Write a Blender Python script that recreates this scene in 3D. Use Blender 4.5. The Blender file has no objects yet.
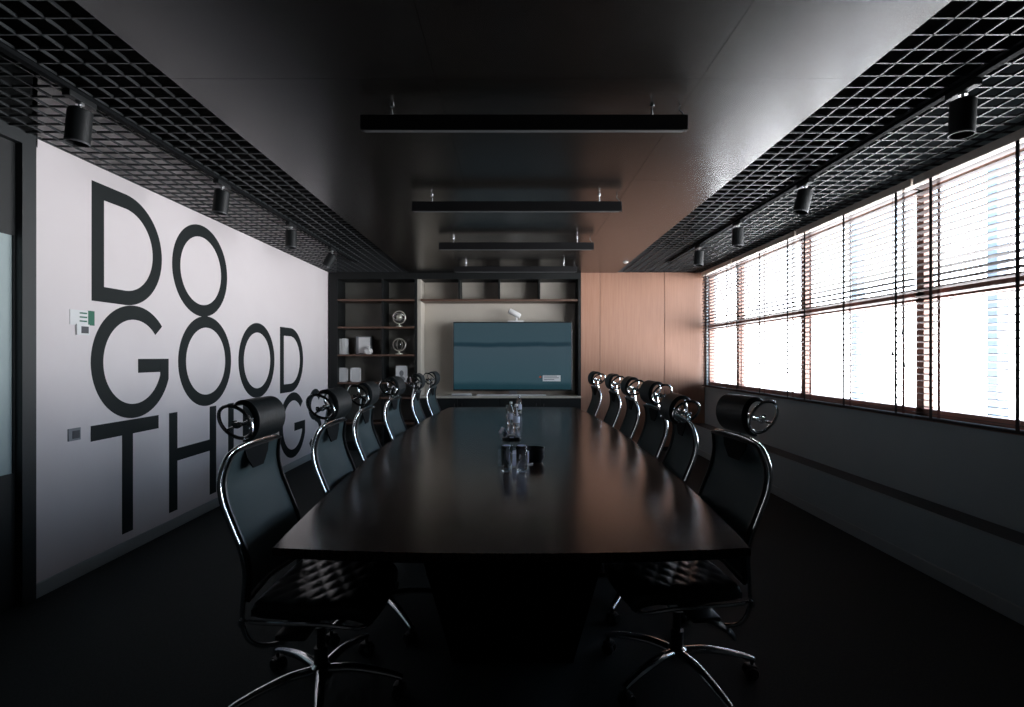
import bpy, bmesh, math, random
from mathutils import Vector, Matrix
random.seed(4)
PI = math.pi
C = bpy.context.scene.collection
H0 = 1.40            # camera height
F = 520.0            # focal length in px of a 1024 wide frame

# ------------------------------------------------------------------ materials
def mat(name, col, rough=0.5, metal=0.0, spec=0.5, coat=0.0, alpha=1.0):
    m = bpy.data.materials.new(name); m.use_nodes = True
    b = m.node_tree.nodes['Principled BSDF']
    b.inputs['Base Color'].default_value = (*col, 1)
    b.inputs['Roughness'].default_value = rough
    b.inputs['Metallic'].default_value = metal
    b.inputs['Specular IOR Level'].default_value = spec
    b.inputs['Coat Weight'].default_value = coat
    b.inputs['Coat Roughness'].default_value = 0.15
    b.inputs['Alpha'].default_value = alpha
    return m

def noise_col(m, c1, c2, scale=(1, 1, 1), nscale=6.0, detail=6.0, bump=0.0, rough_var=0.0):
    nt = m.node_tree; b = nt.nodes['Principled BSDF']
    tc = nt.nodes.new('ShaderNodeTexCoord'); mp = nt.nodes.new('ShaderNodeMapping')
    mp.inputs['Scale'].default_value = scale
    n = nt.nodes.new('ShaderNodeTexNoise'); n.inputs['Scale'].default_value = nscale
    n.inputs['Detail'].default_value = detail; n.inputs['Distortion'].default_value = 0.6
    r = nt.nodes.new('ShaderNodeValToRGB')
    r.color_ramp.elements[0].position = .3; r.color_ramp.elements[1].position = .7
    r.color_ramp.elements[0].color = (*c1, 1); r.color_ramp.elements[1].color = (*c2, 1)
    nt.links.new(tc.outputs['Object'], mp.inputs['Vector']); nt.links.new(mp.outputs['Vector'], n.inputs['Vector'])
    nt.links.new(n.outputs['Fac'], r.inputs['Fac']); nt.links.new(r.outputs['Color'], b.inputs['Base Color'])
    if bump:
        bp = nt.nodes.new('ShaderNodeBump'); bp.inputs['Strength'].default_value = bump
        bp.inputs['Distance'].default_value = .002
        nt.links.new(n.outputs['Fac'], bp.inputs['Height']); nt.links.new(bp.outputs['Normal'], b.inputs['Normal'])
    if rough_var:
        mr = nt.nodes.new('ShaderNodeMapRange')
        r0 = b.inputs['Roughness'].default_value
        mr.inputs['To Min'].default_value = r0 - rough_var; mr.inputs['To Max'].default_value = r0 + rough_var
        nt.links.new(n.outputs['Fac'], mr.inputs['Value']); nt.links.new(mr.outputs['Result'], b.inputs['Roughness'])
    return m

M = {}
M['mural'] = noise_col(mat('mural_paint', (.74, .69, .71), .75, spec=.2), (.72, .665, .68), (.76, .71, .725), nscale=1.2)
M['letter'] = mat('letter_paint', (.016, .02, .021), .65, spec=.2)
M['wall'] = noise_col(mat('grey_wall_paint', (.36, .43, .46), .6), (.35, .42, .45), (.38, .45, .48), nscale=2)
M['base'] = mat('baseboard_paint', (.36, .40, .42), .5)
M['darkwall'] = mat('dark_wall_paint', (.014, .016, .017), .6)
M['floor'] = noise_col(mat('floor_carpet', (.02, .02, .02), .75, spec=.12), (.030, .036, .038), (.044, .052, .054), nscale=120, bump=.3)
M['ceil'] = noise_col(mat('lacquered_ceiling_veneer', (.02, .016, .013), .27, spec=.85), (.005, .0045, .004), (.011, .009, .0075), (1.2, 10, 1), 5)
M['grid'] = mat('grid_metal', (.03, .035, .038), .45, spec=.6)
M['void'] = mat('plenum_black', (.006, .006, .006), .9, spec=.05)
M['wood'] = noise_col(mat('warm_wood_veneer', (.4, .2, .12), .42, spec=.4), (.34, .175, .115), (.40, .215, .145), (14, 14, .7), 3)
M['table'] = noise_col(mat('table_walnut', (.04, .02, .012), 0.22, spec=.8), (.030, .0165, .012), (.042, .022, .0155), (10, .8, 1), 4, bump=.02)
M['tblack'] = mat('table_black', (.006, .006, .007), .6, spec=.2)
M['reflectdark'] = mat('table_reflection_dark', (.006, .008, .009), .22)
M['shelf'] = mat('shelf_edge_brown', (.10, .055, .038), .5)
M['shelfdark'] = mat('shelf_dark', (.008, .0095, .010), .55, spec=.3)
M['niche'] = noise_col(mat('niche_panel', (.5, .46, .40), .6), (.48, .44, .385), (.54, .50, .44), nscale=2)
M['nichedark'] = noise_col(mat('shelf_back_panel', (.16, .155, .135), .6), (.14, .14, .125), (.18, .175, .155), nscale=2)
M['black'] = mat('black_plastic', (.008, .008, .009), .4)
M['flat'] = mat('flat_black', (.006, .007, .008), .85, spec=.1)
M['spot'] = mat('spot_body', (.012, .014, .015), .5, spec=.25)
M['chrome'] = mat('chrome', (.75, .77, .79), .14, 1.0)
M['alu'] = mat('brushed_aluminium', (.55, .56, .57), .32, 1.0)
M['leather'] = noise_col(mat('black_leather', (.008, .010, .011), .48, spec=.25), (.006, .0085, .0095), (.010, .013, .0145), nscale=60, bump=.4)
M['seatleather'] = mat('seat_leather', (.008, .010, .011), .32, spec=.45)
M['blindwood'] = noise_col(mat('blind_slat_wood', (.07, .052, .05), .55, spec=.3), (.062, .046, .044), (.082, .060, .058), (2, .3, 2), 6)
M['rail'] = mat('blind_headrail', (.78, .70, .62), .45)
M['tape'] = mat('blind_tape_dark', (.035, .028, .028), .8)
M['tapered'] = mat('blind_tape_red', (.20, .075, .06), .8)
M['frame'] = noise_col(mat('window_frame_wood', (.24, .12, .085), .5), (.22, .11, .08), (.27, .14, .10), nscale=4)
M['paper'] = mat('white_paper', (.72, .73, .74), .7)
M['plate'] = mat('white_plate', (.75, .76, .77), .5)
M['green'] = mat('green_plate', (.02, .14, .085), .5)
M['greyplate'] = mat('grey_plate', (.22, .23, .25), .5)
M['greydark'] = mat('grey_plate_dark', (.07, .075, .085), .5)
M['brass'] = mat('pale_brass', (.72, .70, .62), .35, .5)
M['white'] = mat('white_plastic', (.7, .7, .7), .35)
M['lav'] = mat('lavender_card', (.74, .77, .92), .5)
M['red'] = mat('red_mark', (.45, .08, .03), .6)
M['ink'] = mat('grey_ink', (.12, .12, .13), .7)
M['diff'] = mat('unlit_lamp_diffuser', (.10, .105, .11), .5)
M['ext'] = mat('outside_post_paint', (.16, .20, .25), .6)

def glass_mat(name, tint, gl):
    m = bpy.data.materials.new(name); m.use_nodes = True; nt = m.node_tree
    nt.nodes.clear()
    o = nt.nodes.new('ShaderNodeOutputMaterial'); mx = nt.nodes.new('ShaderNodeMixShader')
    t = nt.nodes.new('ShaderNodeBsdfTransparent'); t.inputs['Color'].default_value = (*tint, 1)
    g = nt.nodes.new('ShaderNodeBsdfGlossy'); g.inputs['Roughness'].default_value = .03
    lw = nt.nodes.new('ShaderNodeLayerWeight'); lw.inputs['Blend'].default_value = .5
    pw = nt.nodes.new('ShaderNodeMath'); pw.operation = 'POWER'; pw.inputs[1].default_value = 4
    ml = nt.nodes.new('ShaderNodeMath'); ml.operation = 'MULTIPLY_ADD'; ml.inputs[1].default_value = gl; ml.inputs[2].default_value = .04
    nt.links.new(lw.outputs['Facing'], pw.inputs[0]); nt.links.new(pw.outputs[0], ml.inputs[0])
    nt.links.new(ml.outputs[0], mx.inputs['Fac']); nt.links.new(t.outputs[0], mx.inputs[1]); nt.links.new(g.outputs[0], mx.inputs[2])
    nt.links.new(mx.outputs[0], o.inputs['Surface'])
    return m
M['glass'] = glass_mat('window_glass', (.96, .98, .99), .3)
M['tumbler'] = mat('tumbler_glass', (.96, .98, 1), .02)
M['tumbler'].node_tree.nodes['Principled BSDF'].inputs['Transmission Weight'].default_value = 1
M['acrylic'] = glass_mat('acrylic', (.93, .96, .98), 1.0)
M['frost'] = mat('frosted_glass', (.36, .44, .45), .45)

def mesh_fabric():
    m = mat('mesh_fabric', (.042, .068, .075), .6, spec=.3)
    m.node_tree.nodes['Principled BSDF'].inputs['Alpha'].default_value = .82
    return m
M['mesh'] = mesh_fabric()

def screen_mat():
    m = bpy.data.materials.new('television_picture'); m.use_nodes = True; nt = m.node_tree
    b = nt.nodes['Principled BSDF']
    b.inputs['Base Color'].default_value = (.01, .012, .014, 1); b.inputs['Roughness'].default_value = .2
    tc = nt.nodes.new('ShaderNodeTexCoord'); sp = nt.nodes.new('ShaderNodeSeparateXYZ')
    nt.links.new(tc.outputs['Generated'], sp.inputs[0])
    n = nt.nodes.new('ShaderNodeTexNoise'); n.inputs['Scale'].default_value = 2.2
    nt.links.new(tc.outputs['Generated'], n.inputs['Vector'])
    ad = nt.nodes.new('ShaderNodeMath'); ad.operation = 'MULTIPLY_ADD'; ad.inputs[1].default_value = .07
    nt.links.new(n.outputs['Fac'], ad.inputs[0]); nt.links.new(sp.outputs['Z'], ad.inputs[2])
    r = nt.nodes.new('ShaderNodeValToRGB'); e = r.color_ramp.elements
    e[0].position = 0; e[0].color = (.010, .040, .055, 1)
    e[1].position = 1; e[1].color = (.040, .078, .098, 1)
    for p, c in ((.10, (.012, .048, .064, 1)), (.16, (.040, .085, .108, 1)), (.66, (.050, .088, .112, 1)),
                 (.685, (.010, .034, .050, 1)), (.72, (.012, .038, .054, 1)), (.745, (.040, .080, .102, 1))):
        k = e.new(p); k.color = c
    nt.links.new(ad.outputs[0], r.inputs['Fac'])
    nt.links.new(r.outputs['Color'], b.inputs['Emission Color']); b.inputs['Emission Strength'].default_value = .72
    return m
M['screen'] = screen_mat()

# ------------------------------------------------------------------ mesh helpers
def bx(bm, x0, x1, y0, y1, z0, z1, bev=0.0, seg=2):
    t = bmesh.new()
    bmesh.ops.create_cube(t, size=1)
    for v in t.verts:
        v.co = Vector(((x0 + x1) / 2 + v.co.x * (x1 - x0), (y0 + y1) / 2 + v.co.y * (y1 - y0), (z0 + z1) / 2 + v.co.z * (z1 - z0)))
    if bev: bmesh.ops.bevel(t, geom=t.edges[:], offset=bev, segments=seg, affect='EDGES', profile=.5)
    merge(bm, t)

def merge(bm, t, mtx=None):
    if mtx: t.transform(mtx)
    me = bpy.data.meshes.new('tmp'); t.to_mesh(me); t.free(); bm.from_mesh(me); bpy.data.meshes.remove(me)

def smooth_path(pts, n=6, closed=False):
    P = [Vector(p) for p in pts]; out = []
    N = len(P); rng = range(N if closed else N - 1)
    for i in rng:
        if closed: a, b, c, d = P[(i - 1) % N], P[i], P[(i + 1) % N], P[(i + 2) % N]
        else: a, b, c, d = P[max(i - 1, 0)], P[i], P[i + 1], P[min(i + 2, N - 1)]
        for k in range(n):
            t = k / n
            out.append(.5 * ((2 * b) + (c - a) * t + (2 * a - 5 * b + 4 * c - d) * t * t + (3 * b - a - 3 * c + d) * t ** 3))
    if not closed: out.append(P[-1])
    return out

def tube(bm, P, r, n=8, closed=False, sq=(1, 1)):
    P = [Vector(p) for p in P]; N = len(P)
    R = r if isinstance(r, (list, tuple)) else [r] * N
    def tan(i):
        if closed: return (P[(i + 1) % N] - P[i - 1]).normalized()
        return (P[min(i + 1, N - 1)] - P[max(i - 1, 0)]).normalized()
    t0 = tan(0); up = Vector((0, 0, 1)) if abs(t0.z) < .9 else Vector((1, 0, 0))
    u = t0.cross(up).normalized(); rings = []
    for i in range(N):
        t = tan(i); u = (u - t * u.dot(t)).normalized(); w = t.cross(u)
        rings.append([bm.verts.new(P[i] + (u * math.cos(2 * PI * k / n) * sq[0] + w * math.sin(2 * PI * k / n) * sq[1]) * R[i]) for k in range(n)])
    for i in range(N if closed else N - 1):
        a, b = rings[i], rings[(i + 1) % N]
        for k in range(n):
            bm.faces.new((a[k], a[(k + 1) % n], b[(k + 1) % n], b[k]))
    if not closed:
        bm.faces.new(rings[0][::-1]); bm.faces.new(rings[-1])

def lathe(bm, prof, c=(0, 0, 0), n=20, axis='z'):
    t = bmesh.new(); rings = []
    for r, z in prof:
        if r < 1e-5: rings.append([t.verts.new((0, 0, z))])
        else: rings.append([t.verts.new((r * math.cos(2 * PI * k / n), r * math.sin(2 * PI * k / n), z)) for k in range(n)])
    for a, b in zip(rings, rings[1:]):
        for k in range(n):
            q = [a[k % len(a)], a[(k + 1) % len(a)], b[(k + 1) % len(b)], b[k % len(b)]]
            q2 = []
            for v in q:
                if v not in q2: q2.append(v)
            if len(q2) > 2: t.faces.new(q2)
    mt = Matrix.Translation(c)
    if axis == 'y': mt = mt @ Matrix.Rotation(PI / 2, 4, 'X')
    if axis == 'x': mt = mt @ Matrix.Rotation(PI / 2, 4, 'Y')
    merge(bm, t, mt)

def prism(bm, poly, z0, z1):
    a = [bm.verts.new((x, y, z0)) for x, y in poly]; b = [bm.verts.new((x, y, z1)) for x, y in poly]
    n = len(poly)
    bm.faces.new(a[::-1]); bm.faces.new(b)
    for i in range(n): bm.faces.new((a[i], a[(i + 1) % n], b[(i + 1) % n], b[i]))

def obj(name, bm, m, parent=None, smooth=False, loc=None):
    bmesh.ops.recalc_face_normals(bm, faces=bm.faces[:])
    me = bpy.data.meshes.new(name)
    if loc is not None: bm.transform(Matrix.Translation(-Vector(loc)))
    bm.to_mesh(me); bm.free()
    me.materials.append(M[m] if isinstance(m, str) else m)
    if smooth:
        me.polygons.foreach_set('use_smooth', [True] * len(me.polygons))
        try: me.set_sharp_from_angle(angle=math.radians(40))
        except Exception: pass
    o = bpy.data.objects.new(name, me); C.objects.link(o)
    if loc is not None: o.location = loc
    if parent: o.parent = parent
    return o

def tag(o, label, cat, group=None):
    o['label'] = label; o['category'] = cat
    if group: o['group'] = group
    return o
def thing(name, label, cat, loc=(0, 0, 0), rz=0, group=None):
    o = bpy.data.objects.new(name, None); C.objects.link(o); o.empty_display_size = .1
    o.location = loc; o.rotation_euler = (0, 0, rz)
    return tag(o, label, cat, group)
def struct(name, bm, m, parent=None, label=None):
    o = obj(name, bm, m, parent)
    if parent is None:
        o['kind'] = 'structure'
        if label: o['label'] = label
    return o
def box(name, m, parent, *a, bev=0.0, smooth=False):
    bm = bmesh.new(); bx(bm, *a, bev=bev); return obj(name, bm, m, parent, smooth=smooth)

def copy_tree(o, parent=None):
    c = o.copy(); C.objects.link(c)
    if parent: c.parent = parent
    for ch in o.children: copy_tree(ch, c)
    return c

# ------------------------------------------------------------------ room shell
XL, XR = -2.77, 2.87          # mural wall, window wall plane
YB, YF = -1.8, 7.77           # rear wall, front plane of the end wall joinery
ZC = 2.67
D2 = 8.17                     # back of niches
def sbox(name, m, *a, bev=0.0, parent=None, label=None):
    bm = bmesh.new(); bx(bm, *a, bev=bev); return struct(name, bm, m, parent, label)

sbox('floor', 'floor', XL - .1, XR + .1, YB - .1, D2 + .1, -.1, 0)
sbox('wall_left', 'mural', XL - .12, XL, 3.00, D2 + .1, 0, 3.15)
sbox('wall_left_door_side', 'darkwall', XL - .12, XL, YB, 1.78, 0, 3.15)
sbox('wall_left_above_door', 'darkwall', XL - .12, XL, 1.78, 3.03, 2.62, 3.15)
sbox('wall_back', 'darkwall', XL - .12, XR + .1, D2, D2 + .1, 0, 3.15)
sbox('wall_behind', 'darkwall', XL - .12, XR + .1, YB - .1, YB, 0, 3.15)
sbox('ceiling', 'void', XL - .12, XR + .1, YB - .1, D2 + .1, 3.1, 3.2)
# window wall
WY0, WY1 = 2.12, 7.70
WZ0, WZ1 = .985, 2.62
bm = bmesh.new()
bx(bm, XR, XR + .14, YB, D2, 0, WZ0); bx(bm, XR, XR + .14, YB, D2, WZ1, 3.15)
bx(bm, XR, XR + .14, YB, WY0, WZ0, WZ1); bx(bm, XR, XR + .14, WY1, D2, WZ0, WZ1)
struct('wall_right', bm, 'wall')
bm = bmesh.new(); bx(bm, XR - .2, XR, YB, YF, .085, .40); struct('trim_1', bm, 'wall', label='grey boxed casing along the foot of the window wall')
bm = bmesh.new(); bx(bm, XR - .205, XR, YB, YF, .40, .410, bev=.003); struct('trim_2', bm, 'greydark')  # ledge top under the window wall, its shade put into the dark colour
bm = bmesh.new(); bx(bm, XR - .209, XR - .2045, YB, YF, .398, .414); struct('trim_3', bm, 'base')
bm = bmesh.new(); bx(bm, XR - .212, XR - .19, YB, YF, 0, .085, bev=.003); struct('baseboard_right', bm, 'base')
bm = bmesh.new(); bx(bm, XL, XL + .014, 3.00, YF, 0, .085, bev=.003); struct('baseboard_left', bm, 'base')
bm = bmesh.new(); bx(bm, XR - .03, XR + .06, WY0, WY1, WZ0 - .025, WZ0, bev=.003); struct('window_sill', bm, 'frame')
# ceiling centre panel: boards with joints
bm = bmesh.new()
ys = [YB, -.35, 1.0, 2.35, 3.7, 5.05, 6.4, YF + .02]
for a, b in zip(ys, ys[1:]):
    for x0, x1 in ((-1.55, -.35), (-.35, .85), (.85, 1.55)):
        bx(bm, x0 + .001, x1 - .001, a + .001, b - .001, ZC - .012, ZC + .02)
bx(bm, -1.549, 1.549, YB, YF, ZC + .02, ZC + .42)
struct('ceiling_panel', bm, 'ceil', label='long dark lacquered panel down the middle of the ceiling')
def grid(name, x0, x1, label):
    bm = bmesh.new()
    n = int((x1 - x0) / .1 + .5)
    for i in range(n + 1):
        x = x0 + (x1 - x0) * i / n
        bx(bm, x - .004, x + .004, YB, YF, ZC, ZC + .011)
    y = YB + .05
    while y < YF:
        bx(bm, x0, x1, y - .004, y + .004, ZC, ZC + .011); y += .1
    struct(name, bm, 'grid', label=label)
grid('ceiling_grid', -2.765, -1.556, 'black open cell ceiling grid above the mural wall')
grid('ceiling_grid', 1.556, 2.865, 'open cell ceiling grid above the window blinds')

# ------------------------------------------------------------------ windows
for i, (a, b) in enumerate(((WY0, 3.705), (3.705, 5.205), (5.205, 6.705), (6.705, WY1))):
    bm = bmesh.new()
    X0, X1 = XR + .03, XR + .10
    m0 = .035
    bx(bm, X0, X1, a, a + m0, WZ0, WZ1); bx(bm, X0, X1, b - m0, b, WZ0, WZ1)
    bx(bm, X0, X1, a, b, WZ0, WZ0 + .05); bx(bm, X0, X1, a, b, WZ1 - .05, WZ1)
    bx(bm, X0, X1, a, b, 1.80, 1.89)
    w = obj('window_%d' % (i + 1), bm, 'frame'); w['kind'] = 'structure'
    bm = bmesh.new()
    bx(bm, X0 + .03, X0 + .036, a + m0, b - m0, WZ0 + .05, 1.80); bx(bm, X0 + .03, X0 + .036, a + m0, b - m0, 1.89, WZ1 - .05)
    obj('glass_pane', bm, 'glass', w)

# blinds
def blind(y0, y1, tapes, label):
    t = thing('venetian_blind', label, 'window blind', (2.825, (y0 + y1) / 2, WZ0 - .02), group=None)
    ox = Vector(t.location)
    def P(name, bm, m, sm=False):
        bm.transform(Matrix.Translation(-ox)); return obj(name, bm, m, t, sm)
    y0 += .012; y1 -= .012
    bm = bmesh.new(); bx(bm, 2.79, 2.86, y0, y1, 2.60, 2.655, bev=.004); P('headrail', bm, 'rail')
    bm = bmesh.new()
    s = .0445; z = 1.005 + .01; th = math.radians(10)
    while z < 2.59:
        t0 = bmesh.new(); bx(t0, -.025, .025, y0, y1, -.0015, .0015)
        merge(bm, t0, Matrix.Translation((2.825, 0, z)) @ Matrix.Rotation(th, 4, 'Y')); z += s
    P('slats', bm, 'blindwood')
    bm = bmesh.new(); bx(bm, 2.80, 2.85, y0, y1, .972, .99, bev=.003); P('bottom_rail', bm, 'tape')
    for ty in tapes:
        bm = bmesh.new(); bx(bm, 2.797, 2.7985, ty - .012, ty + .012, .975, 2.61); P('ladder_tape', bm, 'tape')
        bm = bmesh.new(); bx(bm, 2.8515, 2.853, ty - .012, ty + .012, .975, 2.61); P('ladder_tape', bm, 'tapered')
    return P
b1 = blind(2.13, 3.64, (2.283, 2.883, 3.483), 'wooden venetian blind nearest the camera, at the right edge of the photo')
b2 = blind(3.64, 5.145, (3.80, 4.40, 4.99), 'wooden venetian blind second from the camera, cord tassels hanging at its near end')
b3 = blind(5.145, 6.65, (5.30, 5.90, 6.50), 'wooden venetian blind third from the camera, strongly backlit')
b4 = blind(6.65, 7.72, (6.80, 7.55), 'narrow wooden venetian blind in the corner beside the wood cabinet')
for (yy, zz) in ((3.70, 1.56), (3.80, 1.41), (3.69, 1.33)):
    bm = bmesh.new(); tube(bm, [(2.775, yy, 2.60), (2.775, yy, zz + .03)], .0015, 5)
    lathe(bm, [(0, .035), (.005, .033), (.011, .005), (.009, 0), (0, 0)], (2.775, yy, zz), 10)
    b2('pull_cord', bm, 'tape', True)
# posts outside the glass
for y, l in ((4.29, 'pale blue post outside the blind nearest the camera'), (6.03, 'pale blue post outside the second blind')):
    bm = bmesh.new(); bx(bm, 3.95, 4.05, y - .05, y + .05, -1.5, 4.2, bev=.01)
    bx(bm, 3.9, 4.1, y - .08, y + .08, -1.5, -1.4)
    tag(obj('outside_post', bm, 'ext'), l, 'post')

# ------------------------------------------------------------------ door at left
d = thing('door_1', 'dark door', 'door', (XL, 2.4, 0)); del d['category']; del d['label']; d['kind'] = 'structure'
def dp(name, m, *a, bev=0, parent=None):
    bm = bmesh.new(); bx(bm, *a, bev=bev); bm.transform(Matrix.Translation(-Vector((XL, 2.4, 0)))); return obj(name, bm, m, parent or d)
bm = bmesh.new(); bx(bm, XL - .06, XL - .02, 1.84, 2.915, 0, .75); bx(bm, XL - .06, XL - .02, 1.84, 2.915, 2.08, 2.60)
bx(bm, XL - .06, XL - .02, 1.84, 1.95, .75, 2.08); bx(bm, XL - .06, XL - .02, 2.905, 2.915, .75, 2.08)
bm.transform(Matrix.Translation(-Vector((XL, 2.4, 0)))); obj('door_leaf', bm, 'darkwall', d)
dp('frosted_glass', 'frost', XL - .05, XL - .03, 1.95, 2.905, .75, 2.08)
bm = bmesh.new(); bx(bm, XL - .12, XL + .02, 2.915, 3.00, 0, 2.665); bx(bm, XL - .12, XL + .02, 1.78, 1.84, 0, 2.665); bx(bm, XL - .12, XL + .02, 1.84, 2.915, 2.60, 2.665)
bm.transform(Matrix.Translation(-Vector((XL, 2.4, 0)))); obj('door_frame', bm, mat('door_frame_paint', (.022, .026, .028), .5), d)

# ------------------------------------------------------------------ mural letters
ST = .103
def arc(cx, cy, rx, ry, a0, a1, n=40):
    return [(cx + rx * math.cos(math.radians(a0 + (a1 - a0) * i / n)), cy + ry * math.sin(math.radians(a0 + (a1 - a0) * i / n))) for i in range(n + 1)]
def strip(bm, outer, inner, closed=False):
    n = len(outer)
    a = [bm.verts.new((x, y, 0)) for x, y in outer]; b = [bm.verts.new((x, y, 0)) for x, y in inner]
    for i in range(n if closed else n - 1):
        j = (i + 1) % n
        bm.faces.new((a[i], a[j], b[j], b[i]))
QN = [0]
def quad(bm, pts):
    QN[0] += 1; dz = .00012 * (1 + QN[0] % 3)
    bm.faces.new([bm.verts.new((x, y, dz)) for x, y in pts])
def letter(ch, y0, y1, z0, z1, label, lift=0):
    bm = bmesh.new(); w = y1 - y0; h = z1 - z0; s = ST
    if ch == 'O':
        strip(bm, arc(w / 2, h / 2, w / 2, h / 2, 0, 360, 64), arc(w / 2, h / 2, w / 2 - s, h / 2 - s, 0, 360, 64))
    elif ch == 'D':
        quad(bm, [(0, 0), (s, 0), (s, h), (0, h)])
        cx = w - h / 2 * .98
        out = [(s, 0), (max(cx, s), 0)] + arc(cx, h / 2, w - cx, h / 2, -88, 88, 40) + [(max(cx, s), h), (s, h)]
        inn = [(s, s), (max(cx, s), s)] + arc(cx, h / 2, w - cx - s, h / 2 - s, -88, 88, 40) + [(max(cx, s), h - s), (s, h - s)]
        strip(bm, out, inn)
    elif ch == 'G':
        ww = w * 1.03
        strip(bm, arc(ww / 2, h / 2, ww / 2, h / 2, 42, 340, 60), arc(ww / 2, h / 2, ww / 2 - s, h / 2 - s, 42, 340, 60))
        quad(bm, [(w * .56, h * .40), (w - s, h * .40), (w - s, h * .40 + s), (w * .56, h * .40 + s)])
        ca, sa = math.cos(math.radians(340)), math.sin(math.radians(340))
        quad(bm, [(ww / 2 + (ww / 2 - s) * ca, h / 2 + (h / 2 - s) * sa), (ww / 2 + ww / 2 * ca, h / 2 + h / 2 * sa), (w, h * .40 + s), (w - s, h * .40 + s)])
    elif ch == 'T':
        quad(bm, [(0, h - s), (w, h - s), (w, h), (0, h)]); c = w / 2
        quad(bm, [(c - s / 2, 0), (c + s / 2, 0), (c + s / 2, h - s), (c - s / 2, h - s)])
    elif ch == 'H':
        quad(bm, [(0, 0), (s, 0), (s, h), (0, h)]); quad(bm, [(w - s, 0), (w, 0), (w, h), (w - s, h)])
        quad(bm, [(s, h * .5), (w - s, h * .5), (w - s, h * .5 + s), (s, h * .5 + s)])
    elif ch == 'I':
        quad(bm, [(0, 0), (w, 0), (w, h), (0, h)])
    elif ch == 'N':
        quad(bm, [(0, 0), (s, 0), (s, h), (0, h)]); quad(bm, [(w - s, 0), (w, 0), (w, h), (w - s, h)])
        quad(bm, [(s, h), (s, h - s * 1.6), (w - s, 0), (w - s, s * 1.6)])
    elif ch == 'S':
        r = h * .265
        c1 = h - r; c2 = r + .0
        mid = arc(w / 2, c1 - .0, w / 2 - s / 2, r - s / 2, 30, 270, 26) + arc(w / 2, c2 + .0, w / 2 - s / 2, h - 2 * r + r - h * .0 - s / 2 - (h - 2 * r) + .03, 90, -150, 26)[1:]
        o1 = []; i1 = []
        for k, p in enumerate(mid):
            a = Vector(mid[max(k - 1, 0)]); b = Vector(mid[min(k + 1, len(mid) - 1)]); t = (b - a).normalized(); nn = Vector((-t.y, t.x)) * s / 2
            o1.append((p[0] + nn.x, p[1] + nn.y)); i1.append((p[0] - nn.x, p[1] - nn.y))
        strip(bm, o1, i1)
    g = bmesh.ops.extrude_face_region(bm, geom=bm.faces[:])
    bmesh.ops.translate(bm, verts=[v for v in g['geom'] if isinstance(v, bmesh.types.BMVert)], vec=(0, 0, .0015 + lift))
    # local (a, b, c) -> wall (c, a, b)
    mt = Matrix(((0, 0, 1, 0), (1, 0, 0, 0), (0, 1, 0, 0), (0, 0, 0, 1)))
    bm.transform(mt)
    o = obj('wall_letter_' + ch.lower(), bm, 'letter'); o.location = (XL + .0003, y0, z0)
    tag(o, label, 'letter', 'black letters of the wall slogan')
letter('D', 3.417, 4.10, 1.771, 2.563, 'tall black letter D that starts the top line of the slogan')
letter('O', 4.224, 5.036, 1.76, 2.569, 'tall black letter O that ends the top line, touching the O below', .0004)
letter('G', 3.41, 4.18, .955, 1.775, 'black letter G at the start of the middle line of the slogan', .0008)
letter('O', 4.30, 5.107, .958, 1.768, 'first black O of the middle line, touching the O above')
letter('O', 5.245, 6.035, .958, 1.768, 'second black O of the middle line, next to the D')
letter('D', 6.18, 6.86, .965, 1.76, 'black letter D that ends the middle line')
letter('T', 3.41, 4.06, .142, .947, 'black letter T at the start of the bottom line', .0012)
letter('H', 4.187, 4.85, .142, .947, 'black letter H of the bottom line')
letter('I', 5.055, 5.155, .142, .947, 'black letter I behind the nearest chair')
letter('N', 5.33, 5.97, .142, .947, 'black letter N partly hidden by the nearest headrest')
letter('G', 6.155, 6.925, .135, .955, 'black letter G of the bottom line, between two chairs')
letter('S', 7.03, 7.53, .135, .955, 'black letter S that ends the bottom line, behind the chairs')

# small plates on the mural wall
def wy(x): return 2.77 * F / (513 - x)
def wz(x, y): return H0 + (357 - y) * 2.77 / (513 - x)
t = thing('information_card', 'small white card with a green block on the mural, left of the G', 'sign', (XL, wy(80), wz(80, 318)))
L = Vector(t.location)
def pl(name, m, x0, x1, y0, y1, par, L, th=.004, off=0):
    bm = bmesh.new(); xc = (x0 + x1) / 2
    bx(bm, XL + off, XL + off + th, wy(x0), wy(x1), wz(xc, y1), wz(xc, y0)); bm.transform(Matrix.Translation(-L)); return obj(name, bm, m, par)
pl('card', 'plate', 69.5, 87.5, 310, 325, t, L)
pl('green_block', 'green', 87.5, 94, 311, 325.5, t, L)
for yy in (312.5, 316.5, 320.5): pl('text_line', 'green', 79, 86.5, yy, yy + 1.4, t, L, .0005, .004)
t = thing('room_thermostat', 'wall-mounted small grey square panel with a thin white edge under the green card', 'thermostat', (XL, wy(83), wz(83, 330)))
L = Vector(t.location)
pl('housing', 'plate', 75.2, 87.8, 324.2, 335, t, L, .012); pl('display', 'greydark', 79.5, 86.8, 326.5, 333.3, t, L, .001, .012)
t = thing('light_switch', 'grey square switch plate with dark centre, left of the T', 'switch', (XL, wy(73), wz(73, 434)))
L = Vector(t.location)
pl('plate', 'greyplate', 67.5, 79.5, 428.2, 440.5, t, L, .008); pl('rocker', 'greydark', 71.2, 78, 430.5, 438.3, t, L, .004, .008)

# ------------------------------------------------------------------ end wall joinery
K = YF / F
def bX(x): return (x - 513) * K
def bZ(y): return H0 + (357 - y) * K
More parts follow.
